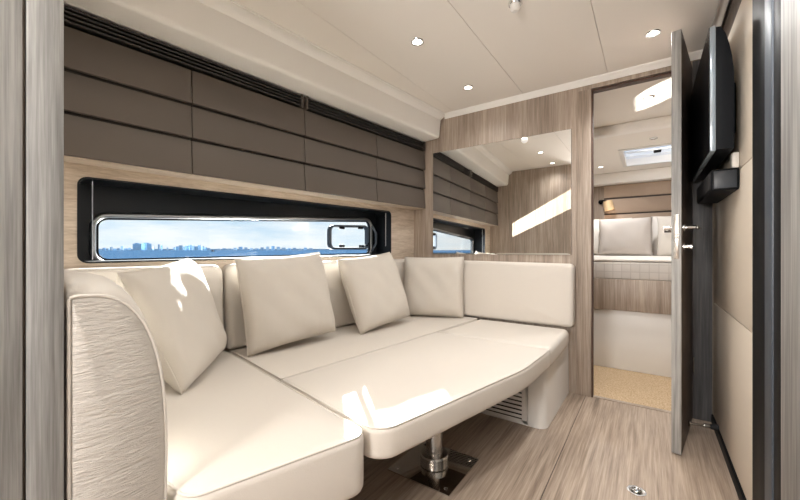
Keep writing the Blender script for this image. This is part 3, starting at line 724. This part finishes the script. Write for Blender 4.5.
B().box(0.197, RX - 0.001, 1.83, 2.33, Z + 0.230, Z + 0.312).build('cabinet', 'black_satin', sb, bevel=0.006, seg=3)
B().box(0.1945, 0.1968, 1.845, 2.315, Z + 0.238, Z + 0.304).build('speaker_mesh', 'black_matt', sb, bevel=0.001)
B().box(0.205, RX - 0.010, 1.8275, 1.8298, Z + 0.238, Z + 0.304).build('end_cap', 'cap_grey', sb, bevel=0.001)
cl = thing('cable_cover', (RX - 0.01, 1.85, Z + 0.313), 'small white cable cover between television and soundbar', 'cable cover')
B().box(RX - 0.022, RX - 0.0005, 1.835, 1.875, Z + 0.313, Z + 0.372).build('cover', 'white_plastic', cl, bevel=0.005)

# ================================================================== DOWNLIGHTS
def downlight(x, y, z, label, power, spot=150, r=0.034):
    o = thing('downlight', (x, y, z), label, 'downlight', 'recessed ceiling downlights')
    B().lathe([(r * 0.70, -0.0005), (r * 0.74, -0.004), (r * 0.95, -0.0045), (r, -0.0005)], (x, y, z), n=28).build('bezel_ring', 'chrome', o)
    B().lathe([(r * 0.69, -0.0008), (r * 0.66, -0.0028), (r * 0.4, -0.0034), (0.0, -0.0036)], (x, y, z), n=24).build('lens', 'lamp_lens', o)
    l = bpy.data.lights.new('downlight_lamp', 'SPOT'); l.energy = power; l.spot_size = math.radians(spot); l.spot_blend = 1.0
    l.shadow_soft_size = 0.03; l.color = (1.0, 0.98, 0.955)
    lo = bpy.data.objects.new('downlight_lamp', l); col.objects.link(lo); lo.parent = o; lo.location = (0, 0, -0.02)
    return o
for i, (y, d_) in enumerate(((2.185, 'downlight in the row over the sofa, nearest the mirror bulkhead'), (1.555, 'downlight in the row over the sofa, second from the mirror bulkhead'),
                             (0.945, 'downlight over the sofa, second from the forward bulkhead, seen in the mirror'), (0.36, 'downlight over the sofa by the forward bulkhead, seen in the mirror'))):
    downlight(-0.98, y, 2.0, d_, P_DOWN)
downlight(0.015, 2.165, 2.0, 'single downlight in front of the open door', P_GANG)
downlight(0.015, 1.10, 2.0, 'unseen fill downlight added over the gangway', P_GANG)  # extra downlight out of view, added as fill for floor and right wall
dm = thing('fill_lamp', (-0.48, -1.459, 1.2), 'round fill lamp added out of view behind the camera', 'lamp')  # added behind the camera to brighten the cabin
B().lathe([(0.10, 0.0), (0.10, 0.012), (0.0, 0.012)], (-0.48, -1.459, 1.2), (0, 1, 0), n=28).build('base_ring', 'chrome', dm)
B().lathe([(0.02, 0.0122), (0.045, 0.03), (0.06, 0.07), (0.045, 0.115), (0.0, 0.13)], (-0.48, -1.459, 1.2), (0, 1, 0), n=24).build('fill_globe', 'lamp_lens', dm)
pt_ = bpy.data.lights.new('fill_light', 'POINT'); pt_.energy = P_FILL; pt_.shadow_soft_size = 0.24; pt_.color = (1.0, 0.985, 0.97)
po_ = bpy.data.objects.new('fill_light', pt_); col.objects.link(po_); po_.parent = dm; po_.location = (0, 0.40, 0)
downlight(-0.005, 2.98, AC1, 'downlight just inside the aft cabin doorway', P_AFT)
downlight(-0.46, 4.70, AC2, 'downlight above the left side of the bed', P_AFT)
downlight(0.75, 4.20, AC2, 'downlight above the right side of the bed', P_AFT)
sd_ = thing('ceiling_sensor', (-0.478, 1.555, 2.0), 'small white and chrome ceiling sensor between the downlights', 'sensor')
B().lathe([(0.030, -0.0005), (0.030, -0.006), (0.026, -0.012), (0.0, -0.012)], (-0.478, 1.555, 2.0), n=24).build('rose', 'chrome', sd_)
B().lathe([(0.020, -0.0122), (0.020, -0.030), (0.012, -0.038), (0.0, -0.039)], (-0.478, 1.555, 2.0), n=20).build('dome', 'white_plastic', sd_)
# floor latch
lt = thing('floor_latch', (-0.04, 1.64, 0), 'round chrome ring latch let into the floor board', 'latch')
B().lathe([(0.032, 0.0003), (0.032, 0.002), (0.026, 0.003), (0.022, 0.0015), (0.0, 0.0015)], (-0.04, 1.64, 0), n=28).build('escutcheon', 'brushed_steel', lt)
B().tube([Vector((-0.04 + 0.015 * math.cos(a_ * PI / 8), 1.64 + 0.015 * math.sin(a_ * PI / 8), 0.0045)) for a_ in range(16)], 0.003, 8, True).build('ring', 'chrome', lt)
B().lathe([(0.006, 0.0016), (0.006, 0.006), (0.0, 0.0065)], (-0.04, 1.64, 0), n=14).build('hub', 'chrome', lt)

# ================================================================== AFT CABIN FURNITURE
bed = thing('bed', (0, 4.2, 0), 'berth with white base panel and grey-brown oak fascia beyond the doorway', 'bed')
B().box(-0.72, 0.85, 3.235, 5.10, 0.001, 0.458).build('base_panel', 'plinth_white', bed, bevel=0.004)
B().box(-0.74, 0.87, 3.205, 5.10, 0.459, 0.700).build('fascia', 'oak_vertical', bed, bevel=0.006)
B().box(-0.70, 0.83, 3.25, 5.10, 0.7005, 0.835).build('mattress', 'linen_white', bed, bevel=0.03, seg=4)
qt = thing('bedspread', (0, 4.1, 0.7), 'pale grey quilted bedspread with checked stitching', 'bedspread')
B().box(-0.735, 0.865, 3.218, 3.248, 0.701, 0.83).build('quilted_drop', 'quilt', qt, bevel=0.010, seg=3)
B().box(-0.735, 0.865, 3.222, 5.06, 0.836, 0.858).build('top_cover', 'linen_white', qt, bevel=0.010, seg=3)
hb = thing('headboard', (0, AY - 0.03, 0.86), 'padded beige headboard with two dark horizontal battens', 'headboard')
zs = [0.86, 1.372, 1.387, 1.570, 1.585, 1.747]
for z0, z1 in ((0.86, 1.370), (1.389, 1.568), (1.587, 1.746)):
    B().box(-0.475, 1.1, AY - 0.05, AY - 0.0005, z0, z1).build('panel', 'head_panel', hb, bevel=0.008)
for z0, z1 in ((1.371, 1.388), (1.569, 1.586)):
    B().box(-0.475, 1.1, AY - 0.040, AY - 0.0005, z0, z1).build('batten', 'head_batten', hb)
BZ = 0.859
GP = 'bed pillows on the aft berth'
pillow('bed_pillow', (-0.235, 4.80, BZ), (0, -1), 0.53, 0.45, 0.15, 16, 'linen_grey', 'large grey bed pillow in front of the white one', 'pillow', GP, seed=21, n=16)
pillow('bed_pillow', (-0.46, 5.03, BZ), (0, -1), 0.58, 0.46, 0.13, 10, 'linen_white', 'white bed pillow behind the grey one, under the reading lamp', 'pillow', GP, seed=22, n=16)
pillow('bed_pillow', (0.33, 5.03, BZ), (0, -1), 0.62, 0.46, 0.14, 10, 'linen_white', 'white bed pillow behind the patterned cushion near the door edge', 'pillow', GP, seed=23, n=16)
pc_ = pillow('bed_pillow', (0.30, 4.78, BZ), (0, -1), 0.46, 0.44, 0.14, 12, 'linen_pale', 'pale cushion with a dark band, partly hidden by the door edge', 'pillow', GP, seed=24, n=16)
B().box(0.13, 0.27, 4.708, 4.716, BZ + 0.25, BZ + 0.29).build('band', 'head_batten', pc_, bevel=0.003)
# reading lamp
rl = thing('reading_lamp', (-0.50, AY, 1.53), 'beige drum reading lamp on a black wall arm beside the headboard', 'lamp')
rx, ry, rz = -0.515, AY - 0.001, 1.545
B().lathe([(0.028, 0), (0.028, 0.012), (0.010, 0.016)], (rx, ry, rz), (0, -1, 0), 20).build('wall_rose', 'black_satin', rl)
B().tube([(rx, ry - 0.012, rz), (rx, ry - 0.05, rz + 0.01), (rx + 0.03, ry - 0.09, rz + 0.01), (rx + 0.075, ry - 0.11, rz - 0.005)], 0.008, 10).build('arm', 'black_satin', rl)
lr = Matrix.Rotation(math.radians(-12), 3, 'Y')
B().lathe([(0.050, 0.0), (0.058, -0.115), (0.055, -0.115), (0.047, -0.004)], (rx + 0.085, ry - 0.115, rz - 0.005), lr @ Vector((0, 0, 1)), 24).build('lamp_shade', 'lamp_beige', rl)
B().lathe([(0.0, -0.055), (0.022, -0.06), (0.028, -0.08), (0.018, -0.10), (0.0, -0.105)], (rx + 0.085, ry - 0.115, rz - 0.005), lr @ Vector((0, 0, 1)), 16).build('bulb', 'lamp_lens', rl)
# little ceiling catch ahead of the hatch
ck = thing('ceiling_vent', (0.03, 3.75, AC2), 'small dark oval fitting on the aft ceiling ahead of the skylight', 'fitting')
B().lathe([(0.030, -0.0004), (0.030, -0.004), (0.022, -0.009), (0.0, -0.010)], (0.03, 3.75, AC2), n=20).build('cap', 'brushed_steel', ck)
